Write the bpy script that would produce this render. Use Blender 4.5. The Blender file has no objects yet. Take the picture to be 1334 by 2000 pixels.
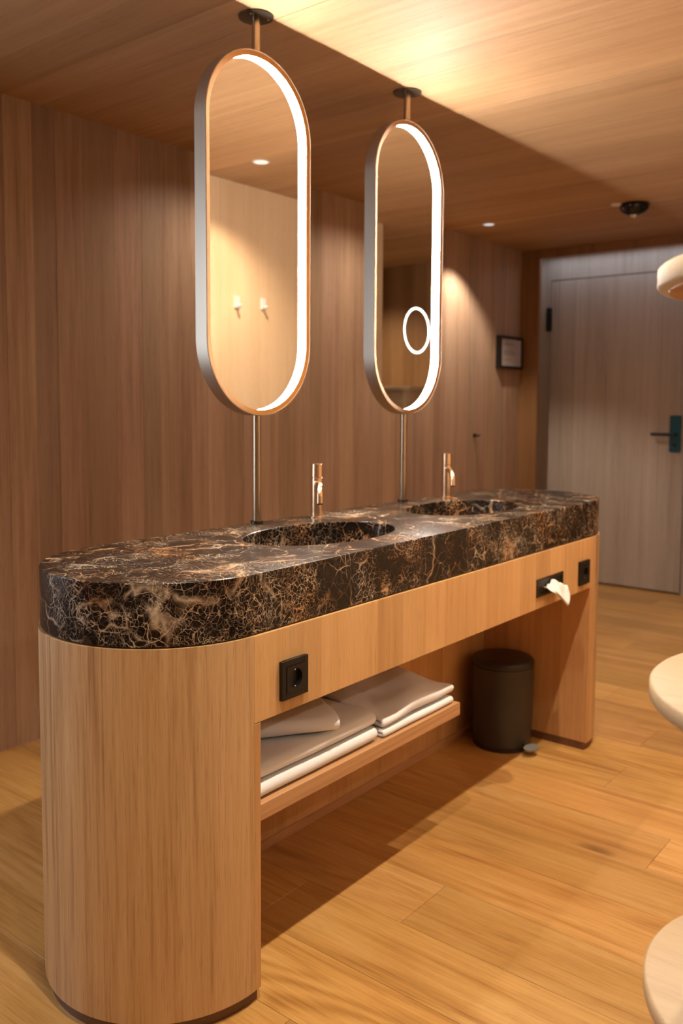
import bpy, bmesh, math, random
from mathutils import Vector, Matrix, noise

random.seed(7)
S = bpy.context.scene
COL = S.collection

# ---------------------------------------------------------------- camera
cam_data = bpy.data.cameras.new('camera')
cam = bpy.data.objects.new('camera', cam_data)
COL.objects.link(cam)
cam.matrix_world = Matrix(((0.62314519, 0.05647985, -0.78006416, -0.95740633),
                           (-0.78208604, 0.05215657, -0.62098399, -1.19467405),
                           (0.00561239, 0.99704048, 0.07667321, 1.23944777),
                           (0, 0, 0, 1)))
cam_data.sensor_fit = 'VERTICAL'
cam_data.sensor_height = 24.0
cam_data.lens = 1693.19 * 24.0 / 2000.0
cam_data.shift_y = -81.82 / 2000.0
cam_data.clip_start = 0.05
cam_data.dof.use_dof = True
cam_data.dof.focus_distance = 1.75
cam_data.dof.aperture_fstop = 2.3
S.camera = cam

# ---------------------------------------------------------------- world, exposure
world = bpy.data.worlds.new('world')
S.world = world
world.use_nodes = True
world.node_tree.nodes['Background'].inputs[0].default_value = (0.55, 0.70, 1.0, 1)
world.node_tree.nodes['Background'].inputs[1].default_value = 0.3
S.view_settings.view_transform = 'Standard'
S.view_settings.look = 'None'
S.view_settings.exposure = 0.0
S.view_settings.gamma = 1.0
S.view_settings.use_curve_mapping = False
S.cycles.caustics_reflective = True
S.cycles.blur_glossy = 0.5
S.cycles.caustics_refractive = False
S.cycles.sample_clamp_indirect = 5.0
S.cycles.max_bounces = 10
S.cycles.diffuse_bounces = 3

CEIL = 2.2856
WALL_Y = 1.61
WARM = (1.0, 0.85, 0.66)
LED_COLOR = (1.0, 0.93, 0.86)
LED_POWER = 310.0
SPOT_POWER = 74.0
DAY_POWER = 26.0
# front row of downlights, one unseen and added to brighten the recess, and what each throws
FRONT_LIGHTS = [(-0.10, -0.47, 1.0), (0.87, -0.47, 1.0), (1.84, -0.47, 1.0), (4.0, -1.7, 0.9), (-0.95, -2.30, 0.55)]
BACK_LIGHTS = [(1.62, 1.22, 0.27), (2.60, 1.22, 0.30), (3.60, 1.346, 0.70)]

# daylight coming through the window behind the photographer
al = bpy.data.lights.new('daylight', 'AREA')
al.shape = 'RECTANGLE'; al.size = 1.32; al.size_y = 1.30
al.color = (0.76, 0.87, 1.0); al.energy = DAY_POWER
alo = bpy.data.objects.new('daylight', al); COL.objects.link(alo)
alo.location = (-1.0, WALL_Y + 0.03, 1.40)
alo.rotation_euler = (math.radians(-90), 0, 0)
# unseen fill light added under the passage ceiling to brighten the far door
al2 = bpy.data.lights.new('passage_fill', 'AREA')
al2.shape = 'RECTANGLE'; al2.size = 0.2; al2.size_y = 1.6
al2.color = (0.80, 0.88, 1.0); al2.energy = 1.3
al2o = bpy.data.objects.new('passage_fill', al2); COL.objects.link(al2o)
al2o.location = (4.68, 1.585, 2.262)
al2o.rotation_euler = (0, 0, 0)
al2.size = 0.16; al2.size_y = 1.2
al2o.location = (4.68, 0.95, 2.266)

# ---------------------------------------------------------------- material helpers
def new_mat(name):
    m = bpy.data.materials.new(name)
    m.use_nodes = True
    nt = m.node_tree
    return m, nt, nt.nodes['Principled BSDF']

def N(nt, t, **kw):
    n = nt.nodes.new(t)
    for k, v in kw.items():
        setattr(n, k, v)
    return n

def mathn(nt, op, a, b=None, c=None, clamp=False):
    n = N(nt, 'ShaderNodeMath', operation=op)
    n.use_clamp = clamp
    for i, v in enumerate((a, b, c)):
        if v is None: continue
        if isinstance(v, (int, float)): n.inputs[i].default_value = v
        else: nt.links.new(v, n.inputs[i])
    return n.outputs[0]

def ramp(nt, fac, stops, interp='LINEAR'):
    n = N(nt, 'ShaderNodeValToRGB')
    n.color_ramp.interpolation = interp
    e = n.color_ramp.elements
    while len(e) < len(stops): e.new(0.5)
    for el, (p, c) in zip(e, stops):
        el.position = p
        el.color = (c[0], c[1], c[2], 1) if not isinstance(c, (int, float)) else (c, c, c, 1)
    nt.links.new(fac, n.inputs[0])
    return n.outputs[0]

def mixc(nt, fac, a, b, mode='MIX'):
    n = N(nt, 'ShaderNodeMix', data_type='RGBA', blend_type=mode)
    for i, v in ((0, fac), (6, a), (7, b)):
        if isinstance(v, (int, float)): n.inputs[i].default_value = v
        elif isinstance(v, tuple): n.inputs[i].default_value = (v[0], v[1], v[2], 1)
        else: nt.links.new(v, n.inputs[i])
    return n.outputs[2]

def noisen(nt, vec, scale, detail=3.0, rough=0.5, dist=0.0):
    n = N(nt, 'ShaderNodeTexNoise')
    n.inputs['Scale'].default_value = scale
    n.inputs['Detail'].default_value = detail
    n.inputs['Roughness'].default_value = rough
    n.inputs['Distortion'].default_value = dist
    nt.links.new(vec, n.inputs['Vector'])
    return n.outputs[0]

def scalev(nt, vec, s):
    n = N(nt, 'ShaderNodeVectorMath', operation='MULTIPLY')
    nt.links.new(vec, n.inputs[0])
    n.inputs[1].default_value = s
    return n.outputs[0]

def wood(name, light, mid, dark, grain='Z', strip=None, rough=0.42, rings=0.0, knots=False, contrast=1.0, rand=True, coat=0.0, strip_amt=0.22, fine=1.0, broad_w=0.48):
    m, nt, b = new_mat(name)
    tc = N(nt, 'ShaderNodeTexCoord')
    oi = N(nt, 'ShaderNodeObjectInfo')
    vec = tc.outputs['Object']
    if rand:
        c = N(nt, 'ShaderNodeVectorMath', operation='MULTIPLY_ADD')
        comb = N(nt, 'ShaderNodeCombineXYZ')
        for i in range(3): nt.links.new(oi.outputs['Random'], comb.inputs[i])
        nt.links.new(comb.outputs[0], c.inputs[0])
        c.inputs[1].default_value = (37.3, 91.7, 53.1)
        nt.links.new(vec, c.inputs[2])
        vec = c.outputs[0]
    g = 'XYZ'.index(grain)
    base_vec = vec
    stripv = None
    if strip:
        sep = N(nt, 'ShaderNodeSeparateXYZ'); nt.links.new(tc.outputs['Object'], sep.inputs[0])
        f = mathn(nt, 'FLOOR', mathn(nt, 'DIVIDE', sep.outputs['XYZ'.index(strip[0])], strip[1]))
        wn = N(nt, 'ShaderNodeTexWhiteNoise', noise_dimensions='1D')
        nt.links.new(f, wn.inputs['W'])
        stripv = wn.outputs['Value']
        # offset the figure from strip to strip
        comb = N(nt, 'ShaderNodeCombineXYZ')
        for i in range(3): nt.links.new(mathn(nt, 'MULTIPLY', stripv, 13.7), comb.inputs[i])
        ad = N(nt, 'ShaderNodeVectorMath', operation='ADD')
        nt.links.new(base_vec, ad.inputs[0]); nt.links.new(comb.outputs[0], ad.inputs[1])
        base_vec = ad.outputs[0]
    def s(a, al):
        v = [a, a, a]; v[g] = al
        return tuple(v)
    broad = noisen(nt, scalev(nt, base_vec, s(9.0, 0.55)), 1.0, 3.0, 0.55, 0.6)
    mids = noisen(nt, scalev(nt, base_vec, s(55.0, 1.6)), 1.0, 3.0, 0.6, 0.3)
    fib = noisen(nt, scalev(nt, base_vec, s(210.0, 5.0)), 1.0, 3.0, 0.65)
    pores = noisen(nt, scalev(nt, base_vec, s(520.0, 16.0)), 1.0, 2.0, 0.5)
    v = mathn(nt, 'ADD', mathn(nt, 'MULTIPLY', broad, broad_w), mathn(nt, 'MULTIPLY', mids, 0.34))
    v = mathn(nt, 'ADD', v, mathn(nt, 'MULTIPLY', fib, 0.66 - broad_w))
    if rings > 0:
        rn = noisen(nt, scalev(nt, base_vec, s(5.0, 0.55)), 1.0, 2.0, 0.45, 0.9)
        sn = mathn(nt, 'SINE', mathn(nt, 'MULTIPLY', rn, 70.0))
        sn = mathn(nt, 'MULTIPLY', sn, rings)
        msk = noisen(nt, scalev(nt, base_vec, s(4.0, 0.8)), 1.0, 1.0)
        sn = mathn(nt, 'MULTIPLY', sn, mathn(nt, 'MULTIPLY', mathn(nt, 'SUBTRACT', msk, 0.30, clamp=True), 2.6))
        v = mathn(nt, 'ADD', v, sn)
    # stretch the contrast around the middle
    v = mathn(nt, 'ADD', mathn(nt, 'MULTIPLY', mathn(nt, 'SUBTRACT', v, 0.5), 2.4 * contrast), 0.5, clamp=True)
    col = ramp(nt, v, [(0.0, dark), (0.45, mid), (1.0, light)])
    pl = mathn(nt, 'MULTIPLY', mathn(nt, 'SUBTRACT', 0.44, pores, clamp=True), 3.2, clamp=True)
    col = mixc(nt, mathn(nt, 'MULTIPLY', pl, 0.55 * fine), col, (dark[0] * .55, dark[1] * .5, dark[2] * .45))
    if knots:
        kv = scalev(nt, vec, s(6.5, 2.6))
        vo = N(nt, 'ShaderNodeTexVoronoi', feature='F1')
        vo.inputs['Scale'].default_value = 0.42
        nt.links.new(kv, vo.inputs['Vector'])
        k = mathn(nt, 'SUBTRACT', 1.0, mathn(nt, 'MULTIPLY', vo.outputs['Distance'], 13.0), clamp=True)
        k2 = mathn(nt, 'SUBTRACT', 1.0, mathn(nt, 'MULTIPLY', vo.outputs['Distance'], 4.5), clamp=True)
        col = mixc(nt, mathn(nt, 'MULTIPLY', k2, 0.35), col, (dark[0] * .7, dark[1] * .6, dark[2] * .5))
        col = mixc(nt, mathn(nt, 'MULTIPLY', k, 0.95, clamp=True), col, (0.05, 0.025, 0.012))
    if stripv is not None:
        t = mathn(nt, 'ADD', mathn(nt, 'MULTIPLY', mathn(nt, 'SUBTRACT', stripv, 0.5), strip_amt), 1.0)
        cc = N(nt, 'ShaderNodeCombineXYZ')
        nt.links.new(t, cc.inputs[0]); nt.links.new(mathn(nt, 'POWER', t, 1.15), cc.inputs[1]); nt.links.new(mathn(nt, 'POWER', t, 1.3), cc.inputs[2])
        col = mixc(nt, 1.0, col, cc.outputs[0], 'MULTIPLY')
    col = mixc(nt, 1.0, col, oi.outputs['Color'], 'MULTIPLY')
    nt.links.new(col, b.inputs['Base Color'])
    r = mathn(nt, 'ADD', mathn(nt, 'MULTIPLY', mathn(nt, 'SUBTRACT', fib, 0.5), 0.25), rough)
    nt.links.new(r, b.inputs['Roughness'])
    b.inputs['Coat Weight'].default_value = coat
    b.inputs['Coat Roughness'].default_value = 0.35
    bp = N(nt, 'ShaderNodeBump')
    bp.inputs['Strength'].default_value = 0.22
    bp.inputs['Distance'].default_value = 0.0008
    nt.links.new(mathn(nt, 'SUBTRACT', fib, mathn(nt, 'MULTIPLY', pl, 0.6)), bp.inputs['Height'])
    nt.links.new(bp.outputs[0], b.inputs['Normal'])
    return m

def plain(name, color, rough=0.5, metal=0.0, emit=None, strength=0.0, bump=0.0, bscale=400.0, aniso=0.0, var=0.0):
    m, nt, b = new_mat(name)
    b.inputs['Base Color'].default_value = (*color, 1)
    b.inputs['Roughness'].default_value = rough
    b.inputs['Metallic'].default_value = metal
    tc = N(nt, 'ShaderNodeTexCoord')
    nz = noisen(nt, tc.outputs['Object'], bscale, 3.0)
    if var:
        nt.links.new(ramp(nt, nz, [(0.25, tuple(c * (1 - var) for c in color)), (0.75, tuple(min(1, c * (1 + var)) for c in color))]), b.inputs['Base Color'])
    if bump:
        bp = N(nt, 'ShaderNodeBump')
        bp.inputs['Strength'].default_value = bump
        bp.inputs['Distance'].default_value = 0.001
        nt.links.new(nz, bp.inputs['Height'])
        nt.links.new(bp.outputs[0], b.inputs['Normal'])
    if emit:
        b.inputs['Emission Color'].default_value = (*emit, 1)
        b.inputs['Emission Strength'].default_value = strength
    return m

def brushed(name, color, rough, stretch):
    m, nt, b = new_mat(name)
    tc = N(nt, 'ShaderNodeTexCoord')
    nz = noisen(nt, scalev(nt, tc.outputs['Object'], stretch), 1.0, 2.0)
    nt.links.new(ramp(nt, nz, [(0.3, tuple(c * .9 for c in color)), (0.7, color)]), b.inputs['Base Color'])
    nt.links.new(mathn(nt, 'ADD', mathn(nt, 'MULTIPLY', nz, 0.14), rough - 0.07), b.inputs['Roughness'])
    b.inputs['Metallic'].default_value = 1.0
    return m

def marble():
    m, nt, b = new_mat('emperador_marble')
    tc = N(nt, 'ShaderNodeTexCoord')
    P = tc.outputs['Object']
    def distort(vec, sc, amt, det=3.0):
        n = N(nt, 'ShaderNodeTexNoise'); n.inputs['Scale'].default_value = sc; n.inputs['Detail'].default_value = det
        nt.links.new(vec, n.inputs['Vector'])
        s1 = N(nt, 'ShaderNodeVectorMath', operation='SUBTRACT'); nt.links.new(n.outputs['Color'], s1.inputs[0]); s1.inputs[1].default_value = (.5, .5, .5)
        s2 = N(nt, 'ShaderNodeVectorMath', operation='SCALE'); nt.links.new(s1.outputs[0], s2.inputs[0]); s2.inputs['Scale'].default_value = amt
        s3 = N(nt, 'ShaderNodeVectorMath', operation='ADD'); nt.links.new(vec, s3.inputs[0]); nt.links.new(s2.outputs[0], s3.inputs[1])
        return s3.outputs[0]
    def cells(vec, sc, width):
        v = N(nt, 'ShaderNodeTexVoronoi', feature='DISTANCE_TO_EDGE'); v.inputs['Scale'].default_value = sc
        nt.links.new(vec, v.inputs['Vector'])
        wv = mathn(nt, 'MULTIPLY', mathn(nt, 'SUBTRACT', noisen(nt, vec, sc * 0.9, 2.0), 0.28, clamp=True), width * 4.2)
        return mathn(nt, 'SUBTRACT', 1.0, mathn(nt, 'DIVIDE', v.outputs['Distance'], mathn(nt, 'MAXIMUM', wv, 0.0005)), clamp=True)
    D = distort(distort(P, 7.0, 0.12), 26.0, 0.040, 5.0)
    D2 = distort(P, 5.0, 0.16, 4.0)
    big = cells(distort(D2, 30.0, 0.022), 5.5, 0.040)
    med = cells(distort(P, 12.0, 0.05, 5.0), 24.0, 0.024)
    fine = cells(distort(distort(P, 9.0, 0.06), 45.0, 0.014, 5.0), 66.0, 0.030)
    small = cells(distort(D, 60.0, 0.008), 95.0, 0.075)
    dens = noisen(nt, D2, 6.0, 5.0, 0.62, 0.9)
    dens2 = noisen(nt, D2, 13.0, 4.0, 0.6, 0.7)
    dens3 = noisen(nt, P, 9.0, 2.0, 0.5, 0.4)
    base = ramp(nt, noisen(nt, D, 13.0, 5.0, 0.6, 0.6), [(0.42, (0.0022, 0.0012, 0.0011)), (0.66, (0.010, 0.0042, 0.0026)), (0.84, (0.08, 0.035, 0.018))])
    dm = mathn(nt, 'MULTIPLY', mathn(nt, 'SUBTRACT', dens, 0.49), 8.0, clamp=True)
    dm2 = mathn(nt, 'MULTIPLY', mathn(nt, 'SUBTRACT', dens2, 0.44), 5.0, clamp=True)
    dm3 = mathn(nt, 'MULTIPLY', mathn(nt, 'SUBTRACT', dens3, 0.46), 5.0, clamp=True)
    tan = ramp(nt, noisen(nt, P, 8.0, 3.0), [(0.38, (0.66, 0.33, 0.14)), (0.52, (0.74, 0.52, 0.33)), (0.66, (0.78, 0.64, 0.49))])
    c = mixc(nt, mathn(nt, 'MULTIPLY', mathn(nt, 'POWER', small, 1.1), mathn(nt, 'ADD', mathn(nt, 'MULTIPLY', dm, 0.80), 0.03)), base, tan)
    c = mixc(nt, mathn(nt, 'MULTIPLY', mathn(nt, 'POWER', fine, 1.2), mathn(nt, 'ADD', mathn(nt, 'MULTIPLY', dm3, 0.80), 0.05)), c, tan)
    c = mixc(nt, mathn(nt, 'MULTIPLY', mathn(nt, 'POWER', med, 1.2), mathn(nt, 'ADD', mathn(nt, 'MULTIPLY', dm2, 0.85), 0.06)), c, tan)
    c = mixc(nt, mathn(nt, 'MULTIPLY', mathn(nt, 'POWER', big, 1.6), mathn(nt, 'MULTIPLY', dm2, 0.7)), c, tan)
    cloud = mathn(nt, 'MULTIPLY', mathn(nt, 'SUBTRACT', noisen(nt, D, 10.0, 8.0, 0.80, 1.2), 0.585), 9.0, clamp=True)
    c = mixc(nt, mathn(nt, 'MULTIPLY', cloud, 0.55), c, (0.24, 0.125, 0.066))
    nt.links.new(c, b.inputs['Base Color'])
    b.inputs['Roughness'].default_value = 0.27
    b.inputs['IOR'].default_value = 1.5
    b.inputs['Specular IOR Level'].default_value = 0.38
    return m

# ---------------------------------------------------------------- materials
M = {}
M['veneer'] = wood('oak_veneer', (0.74, 0.46, 0.215), (0.64, 0.365, 0.150), (0.46, 0.23, 0.082), 'Z', ('X', 0.105), contrast=0.9)
M['veneer_drum'] = wood('oak_veneer_drum', (0.72, 0.48, 0.25), (0.60, 0.365, 0.17), (0.33, 0.155, 0.060), 'Z', contrast=1.3, broad_w=0.36, strip=('X', 0.19), strip_amt=0.10)
M['veneer_y'] = wood('oak_veneer_side', (0.66, 0.39, 0.18), (0.56, 0.30, 0.125), (0.40, 0.19, 0.07), 'Z', ('Y', 0.105), contrast=0.9)
M['shelf_wood'] = wood('oak_shelf', (0.62, 0.36, 0.18), (0.52, 0.28, 0.13), (0.38, 0.18, 0.075), 'X', rings=0.10)
M['plinth'] = wood('dark_plinth', (0.20, 0.09, 0.045), (0.14, 0.06, 0.03), (0.08, 0.032, 0.016), 'X')
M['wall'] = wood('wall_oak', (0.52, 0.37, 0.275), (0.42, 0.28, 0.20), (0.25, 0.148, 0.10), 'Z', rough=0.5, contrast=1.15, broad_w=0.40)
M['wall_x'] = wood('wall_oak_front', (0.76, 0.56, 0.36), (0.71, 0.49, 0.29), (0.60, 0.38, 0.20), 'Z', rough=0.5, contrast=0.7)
M['ceil'] = wood('ceiling_oak', (0.56, 0.36, 0.195), (0.46, 0.27, 0.135), (0.32, 0.17, 0.078), 'Y', ('X', 0.17), rough=0.62, contrast=0.9, strip_amt=0.18)
M['floor'] = wood('floor_oak', (0.66, 0.39, 0.15), (0.54, 0.285, 0.088), (0.33, 0.148, 0.04), 'Y', rings=0.07, knots=True, rough=0.34, contrast=1.05, broad_w=0.36)
M['gap'] = plain('joint_backing', (0.16, 0.08, 0.04), 0.7)  # brown backing that shows in the joints between boards
M['gray_wood'] = wood('gray_oak', (0.56, 0.51, 0.475), (0.46, 0.41, 0.375), (0.32, 0.27, 0.24), 'Z', ('Y', 0.12), rough=0.5, contrast=1.0, strip_amt=0.16)
M['pale_wood'] = wood('pale_ash', (0.52, 0.37, 0.215), (0.47, 0.325, 0.18), (0.40, 0.26, 0.13), 'Y', rough=0.5, contrast=0.8, rings=0.06)
M['marble'] = marble()
M['frame'] = brushed('champagne_metal', (0.50, 0.43, 0.35), 0.48, (3, 300, 3))
M['lip'] = plain('bronze_lip', (0.50, 0.255, 0.085), 0.36, 1.0)
M['post'] = brushed('bronze_post', (0.52, 0.40, 0.27), 0.26, (200, 200, 3))
M['dark_metal'] = brushed('dark_bronze', (0.10, 0.085, 0.065), 0.35, (120, 120, 120))
M['gold'] = brushed('brushed_gold', (0.93, 0.66, 0.42), 0.20, (200, 200, 4))
M['mirror'] = plain('mirror_silver', (0.93, 0.90, 0.84), 0.0, 1.0)
M['led'] = plain('mirror_light', (0.9, 0.9, 0.9), 0.5, emit=LED_COLOR, strength=LED_POWER)
M['ring_led'] = plain('ring_light', (0.8, 0.8, 0.8), 0.5, emit=(0.93, 1.0, 0.92), strength=1.1)
M['black'] = plain('black_plastic', (0.004, 0.0035, 0.0035), 0.42)
M['black_hole'] = plain('black_recess', (0.002, 0.002, 0.002), 0.5)
M['chrome'] = plain('chrome', (0.8, 0.8, 0.8), 0.12, 1.0)
M['terry'] = plain('terry_cloth', (0.88, 0.87, 0.88), 0.95, bump=1.0, bscale=900.0, var=0.05)
M['tissue'] = plain('tissue_paper', (0.86, 0.85, 0.84), 0.9, bump=0.15, bscale=200.0)
M['bin'] = plain('bin_lacquer', (0.034, 0.030, 0.026), 0.42, bump=0.05, bscale=900)
M['bin_lid'] = plain('bin_lid_lacquer', (0.020, 0.016, 0.015), 0.40)
M['white'] = plain('white_lacquer', (0.75, 0.74, 0.72), 0.35)
M['lamp'] = plain('lamp_lens', (0.8, 0.8, 0.8), 0.3, emit=(0.86, 0.93, 1.0), strength=0.75)
M['paper'] = plain('printed_sheet', (0.46, 0.40, 0.38), 0.6)
M['print'] = plain('faded_print', (0.30, 0.25, 0.23), 0.7)
M['teal_reflection'] = plain('door_fitting', (0.004, 0.085, 0.125), 0.35, 0.2)  # blue daylight reflected in the handle plate, put into its base colour
M['glass_black'] = plain('sensor_dome', (0.004, 0.005, 0.007), 0.12)
M['sky_pane'] = plain('bright_window_pane', (0.5, 0.6, 0.7), 0.2, emit=(0.62, 0.80, 1.0), strength=1.0)

# ---------------------------------------------------------------- object helpers
def link(o, parent=None):
    COL.objects.link(o)
    if parent is not None: o.parent = parent
    return o

def wpos(o):
    v = Vector((0, 0, 0))
    while o is not None:
        v += o.location; o = o.parent
    return v

def obj(name, bm, mat, parent=None, origin=None, bevel=0.0, smooth=False, segs=2, tone=None, auto=None):
    """bm holds world coordinates; the object gets its origin at the parent's place or at origin."""
    base = Vector(origin) if origin is not None else (wpos(parent) if parent is not None else Vector((0, 0, 0)))
    bmesh.ops.recalc_face_normals(bm, faces=bm.faces)
    bmesh.ops.translate(bm, verts=bm.verts, vec=-base)
    me = bpy.data.meshes.new(name)
    bm.to_mesh(me); bm.free()
    me.materials.append(mat)
    o = bpy.data.objects.new(name, me)
    link(o, parent)
    o.location = base - (wpos(parent) if parent is not None else Vector((0, 0, 0)))
    if smooth:
        for p in me.polygons: p.use_smooth = True
        if auto is not None:
            try: me.set_sharp_from_angle(angle=math.radians(auto))
            except Exception: pass
    if bevel:
        md = o.modifiers.new('bevel', 'BEVEL'); md.width = bevel; md.segments = segs; md.limit_method = 'ANGLE'; md.angle_limit = math.radians(40)
    if tone is not None: o.color = (*tone, 1)
    return o

def thing(name, label, cat, loc=(0, 0, 0), group=None):
    o = bpy.data.objects.new(name, None); COL.objects.link(o)
    o.empty_display_size = 0.05
    o.location = loc; o['label'] = label; o['category'] = cat
    if group: o['group'] = group
    return o

def tag(o, label, cat, group=None):
    o['label'] = label; o['category'] = cat
    if group: o['group'] = group
    return o

def struct(o):
    o['kind'] = 'structure'
    return o

def BM(): return bmesh.new()

def box(bm, x0, x1, y0, y1, z0, z1):
    vs = [bm.verts.new((x, y, z)) for z in (z0, z1) for y in (y0, y1) for x in (x0, x1)]
    for f in ((0, 2, 3, 1), (4, 5, 7, 6), (0, 1, 5, 4), (2, 6, 7, 3), (0, 4, 6, 2), (1, 3, 7, 5)):
        bm.faces.new([vs[i] for i in f])
    return bm

def bxo(name, dims, mat, parent=None, **kw):
    return obj(name, box(BM(), *dims), mat, parent, **kw)

def prism(bm, pts, z0, z1):
    a = [bm.verts.new((x, y, z0)) for x, y in pts]
    c = [bm.verts.new((x, y, z1)) for x, y in pts]
    n = len(pts)
    for i in range(n): bm.faces.new((a[i], a[(i + 1) % n], c[(i + 1) % n], c[i]))
    bm.faces.new(a[::-1]); bm.faces.new(c)
    return bm

def lathe(bm, prof, c, axis='Z', n=48, cap=True):
    rings = []
    for r, h in prof:
        ring = []
        for i in range(n):
            t = 2 * math.pi * i / n
            a, b_ = r * math.cos(t), r * math.sin(t)
            if axis == 'Z': p = (c[0] + a, c[1] + b_, c[2] + h)
            elif axis == 'Y': p = (c[0] + a, c[1] + h, c[2] + b_)
            else: p = (c[0] + h, c[1] + a, c[2] + b_)
            ring.append(bm.verts.new(p))
        rings.append(ring)
    for A, B in zip(rings, rings[1:]):
        for i in range(n): bm.faces.new((A[i], A[(i + 1) % n], B[(i + 1) % n], B[i]))
    if cap:
        bm.faces.new(rings[0][::-1]); bm.faces.new(rings[-1])
    return bm

def tube(bm, path, rad, n=20, flat=1.0):
    path = [Vector(p) for p in path]
    rings = []
    up0 = Vector((1, 0, 0))
    for i, p in enumerate(path):
        d = (path[min(i + 1, len(path) - 1)] - path[max(i - 1, 0)]).normalized()
        s = up0 - d * up0.dot(d)
        s.normalize(); u = d.cross(s)
        r = rad[i] if isinstance(rad, (list, tuple)) else rad
        rings.append([bm.verts.new(p + s * math.cos(2 * math.pi * k / n) * r + u * math.sin(2 * math.pi * k / n) * r * flat) for k in range(n)])
    for A, B in zip(rings, rings[1:]):
        for i in range(n): bm.faces.new((A[i], A[(i + 1) % n], B[(i + 1) % n], B[i]))
    bm.faces.new(rings[0][::-1]); bm.faces.new(rings[-1])
    return bm

# ---------------------------------------------------------------- setting: floor
RX0, RX1, RY0 = -3.1, 4.805, -2.6
floor = struct(bxo('floor', (RX0, 4.95, RY0, 1.75, -0.06, -0.0155), M['gap']))
pw = 0.205
k = math.floor((RX0 - 1.10) / pw)
x = 1.10 + k * pw
while x < 4.93:
    a, b_ = max(x, RX0), min(x + pw, 4.95)
    if b_ - a > 0.02:
        ys = [RY0]
        y = RY0 + random.uniform(0.5, 1.9)
        if abs(x - 1.305) < 0.01: y = -0.445
        while y < WALL_Y - 0.25:
            ys.append(y); y += random.uniform(1.5, 2.1)
        ys.append(1.75)
        for y0, y1 in zip(ys, ys[1:]):
            t = random.uniform(0.82, 1.12)
            bxo('plank', (a + .0004, b_ - .0004, y0 + .0004, y1 - .0004, -0.015, 0.0), M['floor'], floor,
                origin=((a + b_) / 2, (y0 + y1) / 2, 0), bevel=0.0007, segs=1, tone=(t, t * random.uniform(.96, 1.02), t * random.uniform(.9, 1.0)))
    x += pw

# ---------------------------------------------------------------- setting: ceiling
ceiling = struct(bxo('ceiling', (RX0, 4.95, RY0, 1.75, CEIL + 0.02, CEIL + 0.10), M['gap']))
joints = [RX0, -2.15, -1.15, -0.13, 0.85, 1.445, 1.82, 2.85, 3.62, 4.30, 4.95]
tones = [1, .98, 1.02, .95, 1.02, 1.0, .90, 1.05, .93, .85]
for (a, b_), t in zip(zip(joints, joints[1:]), tones):
    bxo('panel', (a + .001, b_ - .001, RY0, 1.75, CEIL, CEIL + 0.018), M['ceil'], ceiling,
        origin=((a + b_) / 2, 0, CEIL), bevel=0.0008, segs=1, tone=(t, t, t))

# ---------------------------------------------------------------- setting: walls
WX0, WX1, WZ0, WZ1 = -1.70, -0.30, 0.70, 2.10
bm = bmesh.new()
box(bm, RX0 - .1, WX0, WALL_Y + 0.012, WALL_Y + 0.10, 0, CEIL)
box(bm, WX1, 4.60, WALL_Y + 0.012, WALL_Y + 0.10, 0, CEIL)
box(bm, WX0, WX1, WALL_Y + 0.012, WALL_Y + 0.10, 0, WZ0)
box(bm, WX0, WX1, WALL_Y + 0.012, WALL_Y + 0.10, WZ1, CEIL)
wall_back = struct(obj('wall_back', bm, M['gap']))
edges = [-3.1, -2.4, -1.7, -1.0, -0.3, 0.1, 0.40, 0.56, 0.696, 0.806, 0.897, 1.017, 1.154, 1.285, 1.372, 1.539, 1.63, 1.734, 1.85, 1.97, 2.087, 2.20, 2.31,
         2.40, 2.54, 2.66, 2.80, 2.93, 3.05, 3.17, 3.30, 3.44, 3.56, 3.70, 3.84, 3.95, 4.07, 4.20, 4.33, 4.44, 4.548]
btone = {0.40: .92, 0.56: 1.0, 0.696: 1.12, 0.806: 0.80, 0.897: 0.95, 1.017: 0.84, 1.154: 1.02, 1.285: 0.86, 1.372: 0.97, 1.539: 1.08, 1.63: 1.18, 1.734: .92,
         1.85: 1.0, 1.97: 1.12, 2.087: .9, 2.20: .98, 2.31: .88, 2.40: 1.04}
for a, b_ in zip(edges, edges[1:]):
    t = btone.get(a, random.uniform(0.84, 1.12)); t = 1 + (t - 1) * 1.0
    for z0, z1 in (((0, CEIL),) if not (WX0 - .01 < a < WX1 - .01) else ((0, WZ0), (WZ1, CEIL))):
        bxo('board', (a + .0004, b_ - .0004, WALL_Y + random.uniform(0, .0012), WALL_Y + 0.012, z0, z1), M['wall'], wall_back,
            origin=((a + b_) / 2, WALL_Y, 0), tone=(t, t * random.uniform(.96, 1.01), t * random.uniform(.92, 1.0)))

# wall opposite the mirrors (seen in them)
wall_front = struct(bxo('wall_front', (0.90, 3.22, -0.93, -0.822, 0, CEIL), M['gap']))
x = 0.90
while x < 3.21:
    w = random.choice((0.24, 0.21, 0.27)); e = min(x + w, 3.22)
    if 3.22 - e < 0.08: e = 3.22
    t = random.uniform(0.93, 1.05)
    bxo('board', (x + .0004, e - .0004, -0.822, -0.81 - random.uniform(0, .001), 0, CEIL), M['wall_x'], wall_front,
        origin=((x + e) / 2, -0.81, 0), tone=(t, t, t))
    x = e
struct(bxo('wall_right', (RX0 - .1, 4.6, RY0 - 0.1, RY0, 0, CEIL), M['wall']))
struct(bxo('wall_left', (RX0 - 0.1, RX0, RY0, WALL_Y + .01, 0, CEIL), M['wall']))
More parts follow.
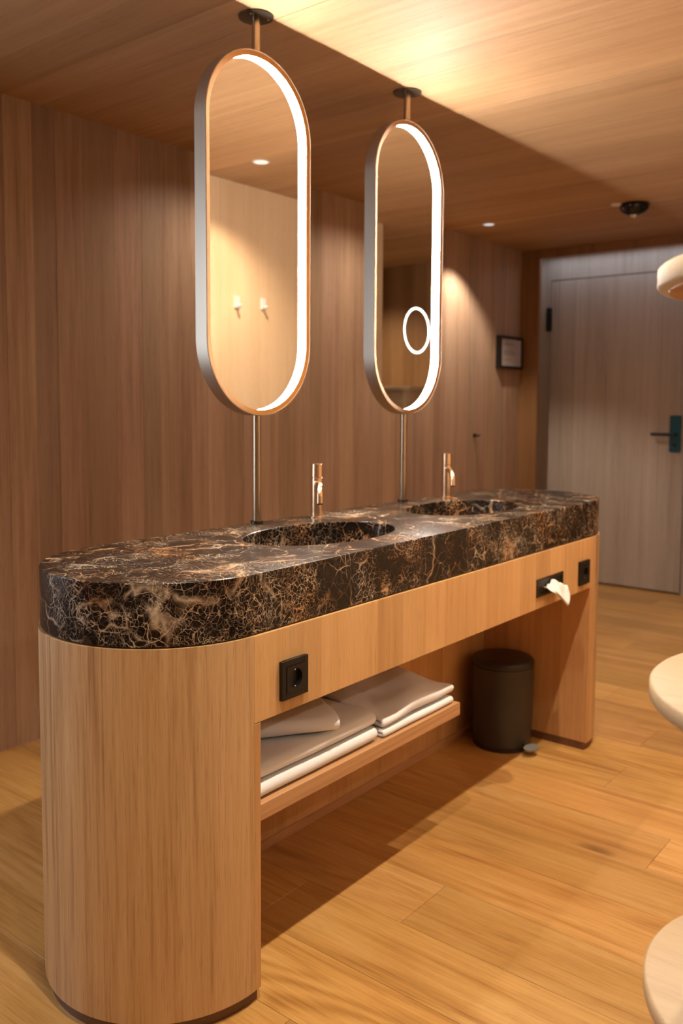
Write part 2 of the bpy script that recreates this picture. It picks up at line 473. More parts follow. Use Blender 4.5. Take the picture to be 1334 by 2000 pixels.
# the window beyond the left edge of the frame
win = struct(bxo('window_1', (WX0, WX1, WALL_Y + 0.06, WALL_Y + 0.07, WZ0, WZ1), M['sky_pane']))
wf = BM()
for d in ((WX0, WX0 + .04, WZ0, WZ1), (WX1 - .04, WX1, WZ0, WZ1), (WX0 + .04, WX1 - .04, WZ0, WZ0 + .04), (WX0 + .04, WX1 - .04, WZ1 - .04, WZ1)):
    box(wf, d[0], d[1], WALL_Y + 0.015, WALL_Y + 0.058, d[2], d[3])
obj('window_frame', wf, M['white'], win)

# far end: wooden portal and grey oak wall with the door behind it
XE, XD = 4.548, 4.805
portal = BM()
box(portal, XE, XE + 0.03, 1.477, WALL_Y + .011, 0, CEIL)
box(portal, XE, XE + 0.03, RY0, 0.42, 0, CEIL)
box(portal, XE, XE + 0.03, 0.42, 1.477, 2.226, CEIL)
portal_o = struct(obj('wall_end', portal, M['veneer_y'], tone=(0.44, 0.42, 0.42)))
far = BM()
box(far, XD + 0.005, XD + 0.09, 0.30, 0.555, 0, CEIL)
box(far, XD + 0.005, XD + 0.09, 1.514, 1.74, 0, CEIL)
box(far, XD + 0.005, XD + 0.09, 0.555, 1.514, 2.112, CEIL)
box(far, XE + 0.03, XD + 0.09, 1.62, 1.74, 0, CEIL)
struct(obj('wall_far', far, M['gray_wood']))
box_side = struct(bxo('wall_passage', (XE + 0.03, XD + 0.09, 0.22, 0.30, 0, CEIL), M['gray_wood']))
struct(bxo('door_gap_shade', (XD + 0.04, XD + 0.088, 0.50, 1.56, 0.0, 2.14), M['black_hole']))  # near-black sheet behind the door that paints the shade in its gaps
door = struct(bxo('door_1', (XD, XD + 0.038, 0.559, 1.510, 0.012, 2.104), M['gray_wood'], bevel=0.001))
for z in (1.755, 0.30):
    hb = BM(); lathe(hb, [(0.009, 0), (0.009, 0.165)], (XD - 0.010, 1.522, z), n=16)
    box(hb, XD - 0.008, XD - 0.0005, 1.500, 1.540, z + 0.002, z + 0.163)
    obj('hinge', hb, M['black'], door)
pl = bxo('handle_plate', (XD - 0.012, XD - 0.0005, 0.583, 0.655, 0.936, 1.172), M['teal_reflection'], door, bevel=0.003)
lv = BM()
tube(lv, [(XD - 0.013, 0.612, 1.050), (XD - 0.052, 0.612, 1.050)], 0.010, 16)
tube(lv, [(XD - 0.050, 0.606, 1.050), (XD - 0.050, 0.68, 1.050), (XD - 0.050, 0.762, 1.050)], 0.0105, 16)
obj('handle_lever', lv, M['black'], pl, smooth=True, auto=40)
kh = BM(); lathe(kh, [(0.013, 0), (0.012, -0.006)], (XD - 0.0125, 0.620, 0.983), 'Y', n=20)
bmesh.ops.rotate(kh, verts=kh.verts, cent=(XD - 0.0125, 0.620, 0.983), matrix=Matrix.Rotation(math.radians(-90), 3, 'Z'))
obj('keyhole', kh, M['black'], pl)

# low pale cabinet in the recess across the room, seen in the right-hand mirror
cab = thing('low_cabinet', 'low pale wooden cabinet in the recess across the room, seen in the right-hand mirror', 'cabinet', (4.30, -1.55, 0))
bxo('body', (4.06, 4.54, -2.0, -1.18, 0.0, 1.33), M['pale_wood'], cab, bevel=0.003)
bxo('top', (4.04, 4.545, -2.02, -1.16, 1.33, 1.36), M['pale_wood'], cab, bevel=0.003)
for y0, y1 in ((-1.995, -1.592), (-1.588, -1.185)):
    dd = bxo('door', (4.042, 4.06, y0, y1, 0.05, 1.32), M['pale_wood'], cab, bevel=0.002)
    bxo('handle', (4.028, 4.042, (y0 + y1) / 2 - 0.06, (y0 + y1) / 2 + .06, 1.15, 1.16), M['black'], dd)

# ---------------------------------------------------------------- vanity
R, L = 0.266, 2.2458
ZB, ZT, ZS, ZP = 0.7762, 0.900, 0.5942, 0.0285
LG = 0.019
def arc(cx, r, a0, a1, n=40, cy=R):
    return [(cx + r * math.cos(math.radians(a0 + (a1 - a0) * i / n)), cy + r * math.sin(math.radians(a0 + (a1 - a0) * i / n))) for i in range(n + 1)]

vanity = thing('vanity_unit', 'long oak washstand with rounded ends, open niche and low towel shelf', 'washstand', (L / 2, R, 0))
for side in (0, 1):
    if side == 0:
        pts = arc(R, R, 90, 270)
        pp = arc(R, R - 0.010, 90, 270) + [(R + LG - .002, 0.010), (R + LG - .002, 2 * R - .010)]
        sx0, sx1 = R, R + LG
    else:
        pts = arc(L - R, R, -90, 90)
        pp = arc(L - R, R - 0.010, -90, 90) + [(L - R - LG + .002, 2 * R - .010), (L - R - LG + .002, 0.010)]
        sx0, sx1 = L - R - LG, L - R
    d = obj('drum_leg', prism(BM(), pts, ZP, ZB - .002), M['veneer_drum'], vanity, origin=((R if side == 0 else L - R), R, 0), smooth=True, auto=40)
    obj('side_panel', box(BM(), sx0, sx1, 0.0, 2 * R, ZP, ZS - 0.0012), M['veneer_y'], vanity, origin=(sx0, 0, 0), bevel=0.0008, segs=1)
    obj('plinth', prism(BM(), pp, 0.0, ZP), M['plinth'], vanity, smooth=True, auto=40)
g = 0.0006
obj('apron', box(BM(), R + g, L - R - g, 0.0, 0.020, ZS, ZB - .002), M['veneer'], vanity, origin=(R, 0, ZS), bevel=0.0012, segs=2)
obj('rear_apron', box(BM(), R + g, L - R - g, 2 * R - .02, 2 * R, ZS, ZB - .002), M['veneer'], vanity, origin=(R, 0, ZS))
obj('underside_panel', box(BM(), R + g, L - R - g, 0.0205, 2 * R - .0205, ZS + .003, ZS + .015), M['veneer'], vanity, origin=(R, 0, ZS))
obj('back_panel', box(BM(), R + LG + g, L - R - LG - g, 0.420, 0.438, 0.0, ZS + .002), M['veneer'], vanity, origin=(R + .03, 0, 0))
obj('plinth_strip', box(BM(), R + LG + g, L - R - LG - g, 0.4126, 0.4195, 0.0, 0.026), M['shelf_wood'], vanity, bevel=0.001)
obj('shelf', box(BM(), R + LG + g, 1.112, 0.022, 0.4195, 0.369, 0.405), M['shelf_wood'], vanity, bevel=0.0012)

# countertop with two oval basins
BAS = [(0.785, 0.256), (1.525, 0.262)]
BA, BB = 0.252, 0.154
top = thing('marble_countertop', 'thick dark brown veined marble countertop with rounded ends and two oval basins', 'countertop', (L / 2, R, ZB))
r_ = R - 0.0045
outl = arc(R, r_, 90, 270, 56) + arc(L - R, r_, -90, 90, 56)
NE = 96
def ell(c, a, b_): return [(c[0] + a * math.cos(2 * math.pi * i / NE), c[1] + b_ * math.sin(2 * math.pi * i / NE)) for i in range(NE)]
bm = BM()
loops = [outl] + [ell(c, BA, BB) for c in BAS]
layers = []
for z, off in ((ZB + 0.0, 0.002), (ZB + 0.002, 0.0), (ZT - 0.0016, 0.0), (ZT, 0.0016)):
    lay = []
    for li, lp in enumerate(loops):
        vs = []
        for (px, py) in lp:
            if off:
                if li == 0:
                    cx = R if px < R else (L - R if px > L - R else px)
                    d = Vector((px - cx, py - R)); d = d * (1 - off / max(d.length, 1e-6)); q = (cx + d.x, R + d.y)
                else:
                    c = BAS[li - 1]; q = (c[0] + (px - c[0]) * (1 + off / BA), c[1] + (py - c[1]) * (1 + off / BB))
            else: q = (px, py)
            vs.append(bm.verts.new((q[0], q[1], z)))
        lay.append(vs)
    layers.append(lay)
for A, B in zip(layers, layers[1:]):
    for a, b_ in zip(A, B):
        n = len(a)
        for i in range(n): bm.faces.new((a[i], a[(i + 1) % n], b_[(i + 1) % n], b_[i]))
bm.edges.ensure_lookup_table()
for lay in (layers[0], layers[-1]):
    es = []
    for vs in lay:
        for i in range(len(vs)):
            es.append(bm.edges.get((vs[i], vs[(i + 1) % len(vs)])))
    bmesh.ops.triangle_fill(bm, use_beauty=True, use_dissolve=False, edges=es)
so = obj('slab', bm, M['marble'], top, smooth=True, auto=25)
for c in BAS:
    bm = BM()
    prof = [(1.0, ZT - 0.0035), (0.985, ZT - 0.05), (0.965, ZT - 0.095), (0.92, ZT - 0.122), (0.82, ZT - 0.134), (0.5, ZT - 0.138), (0.09, ZT - 0.140)]
    rings = [[bm.verts.new((p[0], p[1], z)) for p in ell(c, (BA + .0006) * s, (BB + .0006) * s)] for s, z in prof]
    rings = rings[::-1]
    out = [[bm.verts.new((p[0], p[1], z)) for p in ell(c, (BA - 0.0) * s, (BB - 0.0) * s)] for s, z in ((0.09, ZT - 0.152), (0.9, ZT - 0.150), (1.0, ZT - 0.132), (1.0025, ZT - 0.0037))]
    for seq in (rings, out):
        for A, B in zip(seq, seq[1:]):
            for i in range(NE): bm.faces.new((A[i], A[(i + 1) % NE], B[(i + 1) % NE], B[i]))
    for A, B in ((rings[0], out[0]), (rings[-1], out[-1])):
        for i in range(NE): bm.faces.new((A[i], A[(i + 1) % NE], B[(i + 1) % NE], B[i]))
    bo = obj('basin', bm, M['marble'], top, smooth=True, auto=50)
    bm = BM(); lathe(bm, [(0.026, 0), (0.026, 0.002), (0.018, 0.003)], (c[0], c[1], ZT - 0.1402), n=28)
    obj('drain', bm, M['dark_metal'], bo)

# ---------------------------------------------------------------- faucets
def faucet(x, y, label):
    t = thing('faucet', label, 'faucet', (x, y, ZT), 'brushed gold faucets on the marble countertop')
    obj('base_ring', lathe(BM(), [(0.0245, 0.0003), (0.0245, 0.0025), (0.0215, 0.0035)], (x, y, ZT), n=36), M['gold'], t, smooth=True, auto=30)
    obj('body', lathe(BM(), [(0.0180, 0.002), (0.0180, 0.1185), (0.0175, 0.119)], (x, y, ZT), n=40), M['gold'], t, smooth=True, auto=30)
    obj('lever_cap', lathe(BM(), [(0.0175, 0.1202), (0.0180, 0.1207), (0.0180, 0.1595), (0.0172, 0.1602)], (x, y, ZT), n=40), M['gold'], t, smooth=True, auto=30)
    path = []
    z0 = ZT + 0.104
    q = 0.7071
    def P_(d, z): path.append((x - q * d, y - q * d, z))
    P_(0.009, z0)
    P_(0.030, z0 - 0.001)
    for k_ in range(11):
        a = math.radians(85 - k_ * 8.2)
        P_(0.058 + 0.036 * math.cos(a), z0 - 0.037 + 0.036 * math.sin(a))
    P_(0.0955, z0 - 0.052)
    sp = obj('spout', tube(BM(), path, 0.0098, 22), M['gold'], t, smooth=True, auto=40)
    obj('aerator', lathe(BM(), [(0.0078, 0), (0.0078, -0.003)], (x - q * 0.0955, y - q * 0.0955, z0 - 0.0524), n=24), M['black'], sp)
    return t
faucet(1.014, 0.468, 'brushed gold faucet with curved spout behind the nearer basin')
faucet(1.747, 0.468, 'brushed gold faucet with curved spout behind the farther basin')

# ---------------------------------------------------------------- lit mirrors on posts
MW, MH = 0.412, 0.983
def stadium(cx, cz, off, n=40):
    r = MW / 2 - off; h = MH / 2 - MW / 2
    pts = [(cx + r * math.cos(math.pi * i / n), cz + h + r * math.sin(math.pi * i / n)) for i in range(n + 1)]
    pts += [(cx + r * math.cos(math.pi + math.pi * i / n), cz - h + r * math.sin(math.pi + math.pi * i / n)) for i in range(n + 1)]
    return pts
def strip_loops(bm, defs, cx, cz, closed=False):
    rings = [[bm.verts.new((p[0], y, p[1])) for p in stadium(cx, cz, off)] for off, y in defs]
    seq = list(zip(rings, rings[1:])) + ([(rings[-1], rings[0])] if closed else [])
    for A, B in seq:
        for i in range(len(A)): bm.faces.new((A[i], A[(i + 1) % len(A)], B[(i + 1) % len(A)], B[i]))
    return rings
YF, YR = 0.4900, 0.5325
def lit_mirror(cx, label, magnifier=False):
    cz = 1.204 + MH / 2
    ym = (YF + YR) / 2
    t = thing('lit_mirror', label, 'mirror', (cx, ym, ZT + 0.0005), 'illuminated oval mirrors on posts')
    bm = BM(); strip_loops(bm, [(0.0, YF + .0008), (0.0, YR), (0.006, YR), (0.006, YF + .0045), (0.0024, YF + .0045), (0.0024, YF), (0.0008, YF)], cx, cz, True)
    fr = obj('frame', bm, M['frame'], t, smooth=True, auto=40)
    bm = BM(); strip_loops(bm, [(0.0026, YF + .0012), (0.0165, YF + .0036), (0.0165, YF + .0050), (0.0026, YF + .0044)], cx, cz, True)
    obj('bronze_lip', bm, M['lip'], fr, smooth=True, auto=40)
    bm = BM(); strip_loops(bm, [(0.0160, YF + .0053), (0.0160, YF + .0195), (0.0150, YF + .0195), (0.0150, YF + .0053)], cx, cz, True)
    obj('light_strip', bm, M['led'], t, smooth=True, auto=40)
    bm = BM(); vs = [bm.verts.new((p[0], YF + .0198, p[1])) for p in stadium(cx, cz, 0.0065)]
    vb = [bm.verts.new((p[0], YF + .0235, p[1])) for p in stadium(cx, cz, 0.0065)]
    bm.faces.new(vs); bm.faces.new(vb[::-1])
    for i in range(len(vs)): bm.faces.new((vs[i], vs[(i + 1) % len(vs)], vb[(i + 1) % len(vs)], vb[i]))
    gl = obj('mirror_glass', bm, M['mirror'], t)
    bm = BM(); vs = [bm.verts.new((p[0], YR - .004, p[1])) for p in stadium(cx, cz, 0.0062)]
    vb = [bm.verts.new((p[0], YR - .001, p[1])) for p in stadium(cx, cz, 0.0062)]
    bm.faces.new(vs); bm.faces.new(vb[::-1])
    for i in range(len(vs)): bm.faces.new((vs[i], vs[(i + 1) % len(vs)], vb[(i + 1) % len(vs)], vb[i]))
    obj('back_cover', bm, M['frame'], t)
    if magnifier:
        mx, mz = 1.603, 1.4955
        bm = BM()
        rr = [(0.0720, 0.0), (0.0720, -0.0012), (0.0810, -0.0012), (0.0810, 0.0)]
        lathe(bm, rr, (mx, YF + .0196, mz), 'Y', 56, cap=False)
        obj('ring_light', bm, M['ring_led'], gl, smooth=True, auto=40)
    zt, zb = cz + MH / 2, cz - MH / 2
    obj('upper_post', lathe(BM(), [(0.0115, zt - .002), (0.0115, CEIL - 0.006)], (cx, ym, 0), n=28), M['post'], t, smooth=True, auto=40)
    obj('lower_post', lathe(BM(), [(0.0115, ZT + .006), (0.0115, zb + .002)], (cx, ym, 0), n=28), M['post'], t, smooth=True, auto=40)
    obj('ceiling_plate', lathe(BM(), [(0.0185, -0.0075), (0.0475, -0.0045), (0.0482, -0.0008), (0.0478, -0.0004)], (cx, ym, CEIL), n=48), M['dark_metal'], t, smooth=True, auto=25)
    obj('base_collar', lathe(BM(), [(0.0180, 0.0004), (0.0180, 0.0065), (0.0160, 0.0080)], (cx, ym, ZT), n=36), M['dark_metal'], t, smooth=True, auto=25)
    for a in (200, 320):
        obj('screw', lathe(BM(), [(0.0028, -0.0075), (0.0028, -0.0055)], (cx + .033 * math.cos(math.radians(a)), ym + .033 * math.sin(math.radians(a)), CEIL), n=12), M['chrome'], t)
    return t
lit_mirror(0.802, 'nearer and larger-looking lit oval mirror on a metal post above the marble top')
lit_mirror(1.530, 'farther lit oval mirror with a small round lit magnifying ring', True)

# ---------------------------------------------------------------- ceiling lamps
def downlight(x, y, power, label, blend=0.3, size=104):
    t = thing('downlight', label, 'ceiling light', (x, y, CEIL), 'recessed round ceiling downlights')
    obj('trim_ring', lathe(BM(), [(0.030, -0.0006), (0.030, -0.0030), (0.0375, -0.0030), (0.0385, -0.0004)], (x, y, CEIL), n=40, cap=False), M['white'], t, smooth=True, auto=40)
    obj('lens', lathe(BM(), [(0.0298, -0.0007), (0.0298, -0.0018)], (x, y, CEIL), n=40), M['lamp'], t)
    if power:
        l = bpy.data.lights.new('downlight_beam', 'SPOT')
        l.energy = SPOT_POWER * power; l.color = WARM; l.spot_size = math.radians(size); l.spot_blend = blend; l.shadow_soft_size = 0.018
        lo = bpy.data.objects.new('downlight_beam', l); COL.objects.link(lo); lo.parent = t
        lo.location = (0, 0, -0.022)
    return t
fl = ['ceiling downlight nearest the camera above the near end of the countertop, outside the frame',
      'ceiling downlight in front of the nearer mirror, outside the frame',
      'ceiling downlight seen reflected in the nearer mirror', 'unseen ceiling downlight added over the low pale cabinet to brighten the recess',
      'ceiling downlight behind the photographer, outside the frame']
for (x, y, p), lb in zip(FRONT_LIGHTS, fl): downlight(x, y, p, lb, 1.0 if y > -2 else 0.5, 128 if y > -2 else 160)
bl = ['ceiling downlight hidden behind the nearer mirror', 'ceiling downlight hidden behind the farther mirror',
      'small ceiling downlight by the plank wall right of the farther mirror']
for (x, y, p), lb in zip(BACK_LIGHTS, bl): downlight(x, y, p, lb, 0.45 if x > 3 else 1.0, 104 if x > 3 else 150)

det = thing('ceiling_sensor', 'black domed sensor on the ceiling near the far door', 'sensor', (3.60, 0.49, CEIL))
obj('dome', lathe(BM(), [(0.073, -0.0005), (0.075, -0.014), (0.070, -0.030), (0.055, -0.046), (0.034, -0.056), (0.016, -0.060)], (3.60, 0.49, CEIL), n=44), M['glass_black'], det, smooth=True, auto=60)
obj('lens', lathe(BM(), [(0.022, -0.0585), (0.018, -0.067), (0.008, -0.070)], (3.60, 0.49, CEIL), n=28), M['chrome'], det, smooth=True, auto=60)
obj('mount_tab', lathe(BM(), [(0.028, -0.0005), (0.028, -0.006), (0.022, -0.009)], (3.545, 0.565, CEIL), n=28), M['white'], det, smooth=True, auto=40)

# ---------------------------------------------------------------- sockets
def socket(x0, z0, w, label):
    cx, cz = x0 + w / 2, z0 + w / 2
    t = thing('power_socket', label, 'socket', (cx, 0, cz), 'black power sockets in the washstand front')
    bm = BM(); fp = 0.056 / 2
    box(bm, x0, x0 + w, -0.0092, -0.0002, z0, z0 + w)
    # cut the square opening by building the frame from four bars instead
    bm.free(); bm = BM()
    box(bm, x0, cx - fp, -0.0092, -0.0002, z0, z0 + w); box(bm, cx + fp, x0 + w, -0.0092, -0.0002, z0, z0 + w)
    box(bm, cx - fp, cx + fp, -0.0092, -0.0002, z0, cz - fp); box(bm, cx - fp, cx + fp, -0.0092, -0.0002, cz + fp, z0 + w)
    bmesh.ops.remove_doubles(bm, verts=bm.verts, dist=1e-5)
    obj('cover_frame', bm, M['black'], t, bevel=0.0008)
    # insert with round well
    bm = BM(); n = 40; ri = 0.0200; yF = -0.0104
    circ = [(cx + ri * math.cos(2 * math.pi * i / n), cz + ri * math.sin(2 * math.pi * i / n)) for i in range(n)]
    f = fp - 0.0005
    sq = []
    for i in range(n):
        a = 2 * math.pi * i / n; c_, s_ = math.cos(a), math.sin(a); m_ = f / max(abs(c_), abs(s_)); sq.append((cx + c_ * m_, cz + s_ * m_))
    A = [bm.verts.new((p[0], yF, p[1])) for p in sq]; B = [bm.verts.new((p[0], yF, p[1])) for p in circ]
    C_ = [bm.verts.new((p[0], -0.0008, p[1])) for p in circ]; D_ = [bm.verts.new((p[0], -0.0006, p[1])) for p in sq]
    for P, Q in ((D_, A), (A, B), (B, C_)):
        for i in range(n): bm.faces.new((P[i], P[(i + 1) % n], Q[(i + 1) % n], Q[i]))
    bm.faces.new(C_); 
    ins = obj('insert', bm, M['black'], t)
    for s_ in (-1, 1):
        cb = BM(); box(cb, cx - 0.0024, cx + 0.0024, -0.0085, -0.0010, cz + s_ * 0.0178 - 0.0016, cz + s_ * 0.0178 + 0.0016)
        obj('contact', cb, M['chrome'], ins, bevel=0.0008)
        hb = BM(); lathe(hb, [(0.0026, 0.0), (0.0026, -0.0004)], (cx + s_ * 0.0095, -0.0010, cz), 'Y', n=16)
        obj('pin_hole', hb, M['black_hole'], ins)
    return t
socket(0.3395, 0.6225, 0.0825, 'black power socket above the towel shelf at the near end of the washstand front')
socket(1.850, 0.6185, 0.0825, 'black power socket right of the tissue slot at the far end of the washstand front')

# ---------------------------------------------------------------- tissue slot and tissue
tx0, tx1, tz0, tz1 = 1.530, 1.722, 0.632, 0.690
t = thing('tissue_dispenser', 'dark metal tissue slot set into the washstand front', 'dispenser', ((tx0 + tx1) / 2, 0, tz0))
bm = BM(); bw = 0.010
box(bm, tx0, tx1, -0.0045, -0.0002, tz1 - bw, tz1); box(bm, tx0, tx1, -0.0045, -0.0002, tz0, tz0 + bw)
box(bm, tx0, tx0 + bw, -0.0045, -0.0002, tz0 + bw, tz1 - bw); box(bm, tx1 - bw, tx1, -0.0045, -0.0002, tz0 + bw, tz1 - bw)
obj('rim', bm, M['dark_metal'], t, bevel=0.0006)
obj('slot', box(BM(), tx0 + bw, tx1 - bw, -0.0012, -0.0004, tz0 + bw, tz1 - bw), M['black_hole'], t)
bm = BM(); nu, nv = 26, 26
ga = []
for j in range(nv + 1):
    v = j / nv
    wd = 0.120 * (1 - max(0.0, (v - 0.42) / 0.58) ** 1.5 * 0.88) * (0.86 + 0.2 * math.sin(min(1.0, v * 2) * math.pi / 2))
    row = []
    for i in range(nu + 1):
        u = i / nu * 2 - 1
        fold = 0.009 * math.sin(u * 5.2 + 0.8) * (0.5 + v) + 0.005 * math.sin(u * 11 + v * 5)
        yy = -0.0055 - 0.038 * math.sin(v * math.pi * 0.52) + fold * v
        zz = 0.668 + 0.012 * math.sin(v * math.pi * 0.7) - 0.068 * v ** 1.5 - 0.016 * u * u * (1 - v) + fold * 0.9
        xx = 1.622 + u * wd * 0.5 + 0.022 * v
        row.append(bm.verts.new((xx, yy, zz)))
    ga.append(row)
for j in range(nv):
    for i in range(nu): bm.faces.new((ga[j][i], ga[j][i + 1], ga[j + 1][i + 1], ga[j + 1][i]))
to = obj('tissue', bm, M['tissue'], None, origin=(1.63, -0.006, 0.668), smooth=True)
md = to.modifiers.new('solid', 'SOLIDIFY'); md.thickness = 0.0012
tag(to, 'white paper tissue sticking out of the dark slot in the washstand front', 'tissue')

# ---------------------------------------------------------------- towels
def towel(x0, x1, y0, y1, z0, h, label, layers=2, seed=1, rot=0.0, pivot=None, sag=0.0, backlift=0.0, rumple=1.0, group='folded white towels on the low shelf'):
    """cloth folded in layers: a serpentine centre line in the y-z plane swept along x and thickened."""
    t_l = h / layers
    pts = []
    yy0, yy1 = y0 + t_l * 0.5, y1 - t_l * 0.5
    nseg = 14
    for k_ in range(layers):
        z = z0 + t_l * (k_ + 0.5)
        rng = range(nseg + 1)
        seq = [(yy1 + (yy0 - yy1) * i / nseg, z) for i in rng] if k_ % 2 == 0 else [(yy0 + (yy1 - yy0) * i / nseg, z) for i in rng]
        pts += seq
        if k_ < layers - 1:
            ye = seq[-1][0]; sgn = -1 if k_ % 2 == 0 else 1
            for a in (-60, -30, 0, 30, 60):
                pts.append((ye + sgn * t_l * 0.5 * math.cos(math.radians(a)), z + t_l * 0.5 + t_l * 0.5 * math.sin(math.radians(a))))
    nx = 22
    bm = BM(); g_ = []
    rnd = random.Random(seed)
    for i in range(nx + 1):
        fx = i / nx; x = x0 + (x1 - x0) * fx
        row = []
        for j, (y, z) in enumerate(pts):
            lev = (z - z0) / h
            n1 = noise.noise(Vector((x * 7 + seed * 3.1, y * 9, lev * 1.2 + seed)))
            n2 = noise.noise(Vector((x * 18, y * 20 + seed, lev)))
            dz = rumple * (n1 * 0.0085 + n2 * 0.003) * lev * 1.3
            fy = (y - y0) / (y1 - y0)
            dz += sag * math.sin(fx * math.pi) * (1 - fy) * lev * -1 + backlift * fy * lev
            dz = max(dz, -0.0022 * lev * rumple)
            dy = n1 * 0.003
            row.append(bm.verts.new((x + (n2 * 0.003 if i in (0, nx) else 0), y + dy, z + dz)))
        g_.append(row)
    for i in range(nx):
        for j in range(len(pts) - 1): bm.faces.new((g_[i][j], g_[i + 1][j], g_[i + 1][j + 1], g_[i][j + 1]))
    if rot:
        bmesh.ops.rotate(bm, verts=bm.verts, cent=pivot, matrix=Matrix.Rotation(rot, 3, 'Z'))
    o = obj('folded_towel', bm, M['terry'], None, origin=((x0 + x1) / 2, (y0 + y1) / 2, z0) if not rot else pivot, smooth=True)
    md = o.modifiers.new('thickness', 'SOLIDIFY'); md.thickness = t_l * 0.90; md.offset = 0.0
    md.use_even_offset = False
    ms = o.modifiers.new('soft', 'SUBSURF'); ms.levels = 1; ms.render_levels = 1
    tag(o, label, 'towel', group)
    return o
SH = 0.4056
towel(0.292, 0.742, 0.040, 0.385, SH, 0.034, 'bottom folded white towel of the left stack on the low shelf', seed=1, rumple=0.2)
towel(0.292, 0.740, 0.044, 0.380, SH + 0.0375, 0.036, 'thick folded white towel in the middle of the left stack', seed=2, rumple=0.3)
towel(0.240, 0.575, 0.024, 0.250, SH + 0.0775, 0.038, 'small folded cloth laid askew on top of the left towel stack', seed=3, rot=math.radians(-31), pivot=(0.575, 0.024, SH + 0.0775))
towel(0.758, 1.098, 0.036, 0.370, SH, 0.020, 'thin folded white towel at the bottom of the right stack', seed=4, rumple=0.2)
towel(0.762, 1.104, 0.040, 0.365, SH + 0.0232, 0.027, 'folded white towel with a rumpled top, upper one of the right stack', seed=6, backlift=0.040, rumple=2.3)

# ---------------------------------------------------------------- pedal bin
bx, by = 1.836, 0.272
t = thing('pedal_bin', 'dark charcoal round pedal bin standing in the niche under the washstand', 'bin', (bx, by, 0))
obj('body', lathe(BM(), [(0.098, 0.0012), (0.104, 0.006), (0.109, 0.10), (0.112, 0.22), (0.1125, 0.300)], (bx, by, 0), n=56), M['bin'], t, smooth=True, auto=40)
obj('lid', lathe(BM(), [(0.1125, 0.3022), (0.1130, 0.305), (0.1115, 0.317), (0.104, 0.325), (0.080, 0.330), (0.03, 0.3315)], (bx, by, 0), n=56), M['bin_lid'], t, smooth=True, auto=50)
obj('base_ring', lathe(BM(), [(0.100, 0.0002), (0.102, 0.010), (0.1055, 0.012), (0.1055, 0.0175)], (bx, by, 0), n=56, cap=False), M['black'], t, smooth=True)
bm = BM(); n = 28
pc = Vector((1.801, 0.136, 0.026))
A = []; B = []
for i in range(n):
    a = 2 * math.pi * i / n
    q = Vector((math.cos(a) * 0.036, math.sin(a) * 0.024, 0.0))
    A.append(bm.verts.new(pc + q + Vector((0, 0, 0.004)))); B.append(bm.verts.new(pc + q * 0.93 + Vector((0, 0, -0.003))))
for i in range(n): bm.faces.new((B[i], B[(i + 1) % n], A[(i + 1) % n], A[i]))
bm.faces.new(A); bm.faces.new(B[::-1])
pd = obj('pedal', bm, plain('pedal_steel', (0.20, 0.20, 0.18), 0.45), t, bevel=0.0012)
obj('pedal_arm', tube(BM(), [(1.806, 0.152, 0.0235), (1.812, 0.172, 0.022), (1.816, 0.19, 0.020)], 0.006, 12), M['black'], pd)

# ---------------------------------------------------------------- wall sign, hook, wall pegs
t = thing('framed_notice', 'small grey printed notice in a black frame on the plank wall by the doorway', 'picture frame', (4.36, WALL_Y - 0.002, 1.48))
sx0, sx1, sz0, sz1, sy = 4.198, 4.520, 1.478, 1.694, 1.575
bm = BM(); fw_ = 0.018
box(bm, sx0, sx0 + fw_, sy, WALL_Y - .001, sz0, sz1); box(bm, sx1 - fw_, sx1, sy, WALL_Y - .001, sz0, sz1)
box(bm, sx0 + fw_, sx1 - fw_, sy, WALL_Y - .001, sz0, sz0 + fw_); box(bm, sx0 + fw_, sx1 - fw_, sy, WALL_Y - .001, sz1 - fw_, sz1)
obj('frame', bm, M['black'], t)
pp_ = obj('sheet', box(BM(), sx0 + fw_, sx1 - fw_, sy + .006, sy + .010, sz0 + fw_, sz1 - fw_), M['paper'], t)
bm = BM()
for i, (xa, xb, z) in enumerate(((.07, .20, .168), (.05, .22, .158), (.06, .19, .118), (.06, .23, .106), (.06, .21, .094), (.06, .17, .060))):
    box(bm, sx0 + xa, sx0 + xb, sy + .0052, sy + .0060, sz0 + z - .003, sz0 + z + .003)
obj('print_line', bm, M['print'], pp_)

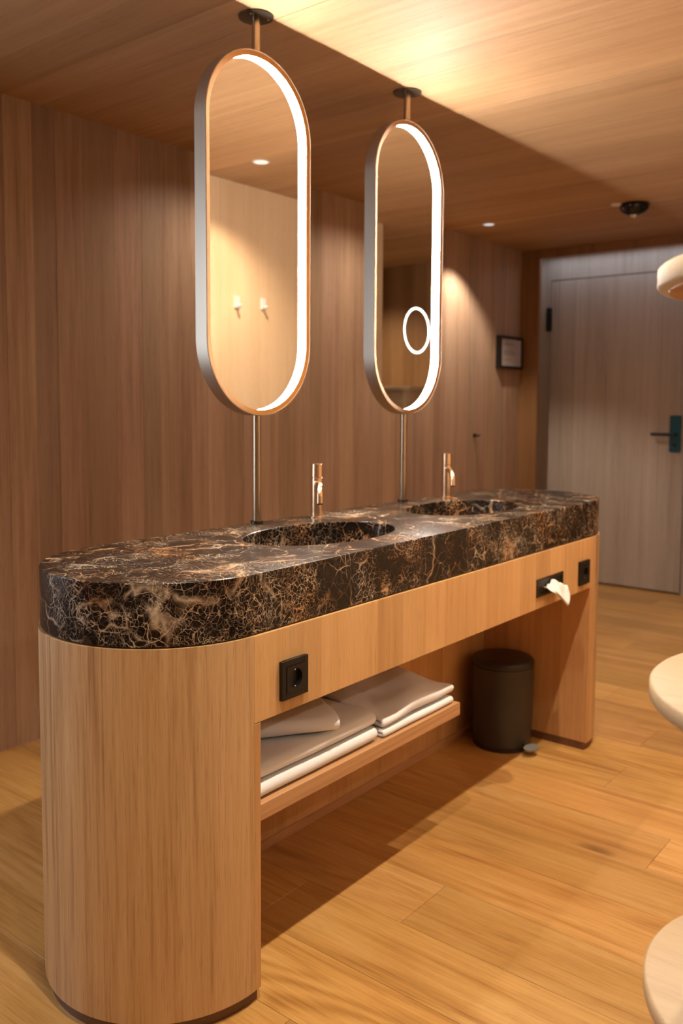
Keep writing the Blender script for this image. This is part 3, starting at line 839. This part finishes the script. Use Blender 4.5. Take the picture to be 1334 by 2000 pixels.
t = thing('wall_hook', 'small dark hook on the plank wall right of the farther mirror', 'hook', (3.932, WALL_Y - .001, 1.037))
obj('plate', lathe(BM(), [(0.013, 0.0), (0.013, -0.006)], (3.932, WALL_Y - .0005, 1.040), 'Y', n=24), M['black'], t)
obj('peg', tube(BM(), [(3.932, WALL_Y - .006, 1.040), (3.932, WALL_Y - .035, 1.036), (3.932, WALL_Y - .042, 1.046)], 0.0055, 12), M['black'], t, smooth=True)
for x, z, lb in ((2.024, 1.722, 'white wall hook seen left in the nearer mirror'), (2.205, 1.730, 'white wall hook seen right in the nearer mirror')):
    t = thing('coat_hook', lb, 'hook', (x, -0.809, z), 'pale hooks on the wall opposite the mirrors')
    bxo('plate', (x - .016, x + .016, -0.8095, -0.802, z - .028, z + .028), M['white'], t, bevel=0.002)
    obj('peg', tube(BM(), [(x, -0.802, z - .018), (x, -0.786, z - .020), (x, -0.781, z - .010)], 0.007, 12), M['white'], t, smooth=True)

# ---------------------------------------------------------------- tiered stand, cut by the right edge of the frame
st = thing('tiered_stand', 'pale ash stand with round tiers at the right edge beside the washstand', 'stand', (0.33, -1.05, 0))
cx, cy = 0.3195, -1.036
for z, r, th in ((1.423, 0.262, 0.030), (0.862, 0.255, 0.026), (0.440, 0.250, 0.026)):
    obj('tier', lathe(BM(), [(r - 0.004, 0), (r, 0.004), (r, th - 0.004), (r - 0.004, th)], (cx, cy, z - th), n=96), M['pale_wood'], st, smooth=True, auto=60)
obj('underside_panel', lathe(BM(), [(0.244, 0), (0.247, 0.001), (0.247, 0.0038)], (cx, cy, 1.423 - 0.030 - 0.0040), n=96), M['veneer'], st, smooth=True, auto=60, tone=(0.80, 0.62, 0.42))  # disc added under the top tier, shade and orange floor bounce in its tone
for z0, z1 in ((0.0, 0.4138), (0.4402, 0.8358), (0.8622, 1.3888)):
    obj('post', lathe(BM(), [(0.032, z0), (0.032, z1)], (cx, cy, 0), n=32), M['pale_wood'], st, smooth=True, auto=40)
obj('foot', lathe(BM(), [(0.18, 0.0003), (0.18, 0.018), (0.17, 0.022), (0.034, 0.024), (0.034, 0.001)], (cx, cy, 0), n=64, cap=False), M['pale_wood'], st, smooth=True, auto=40)
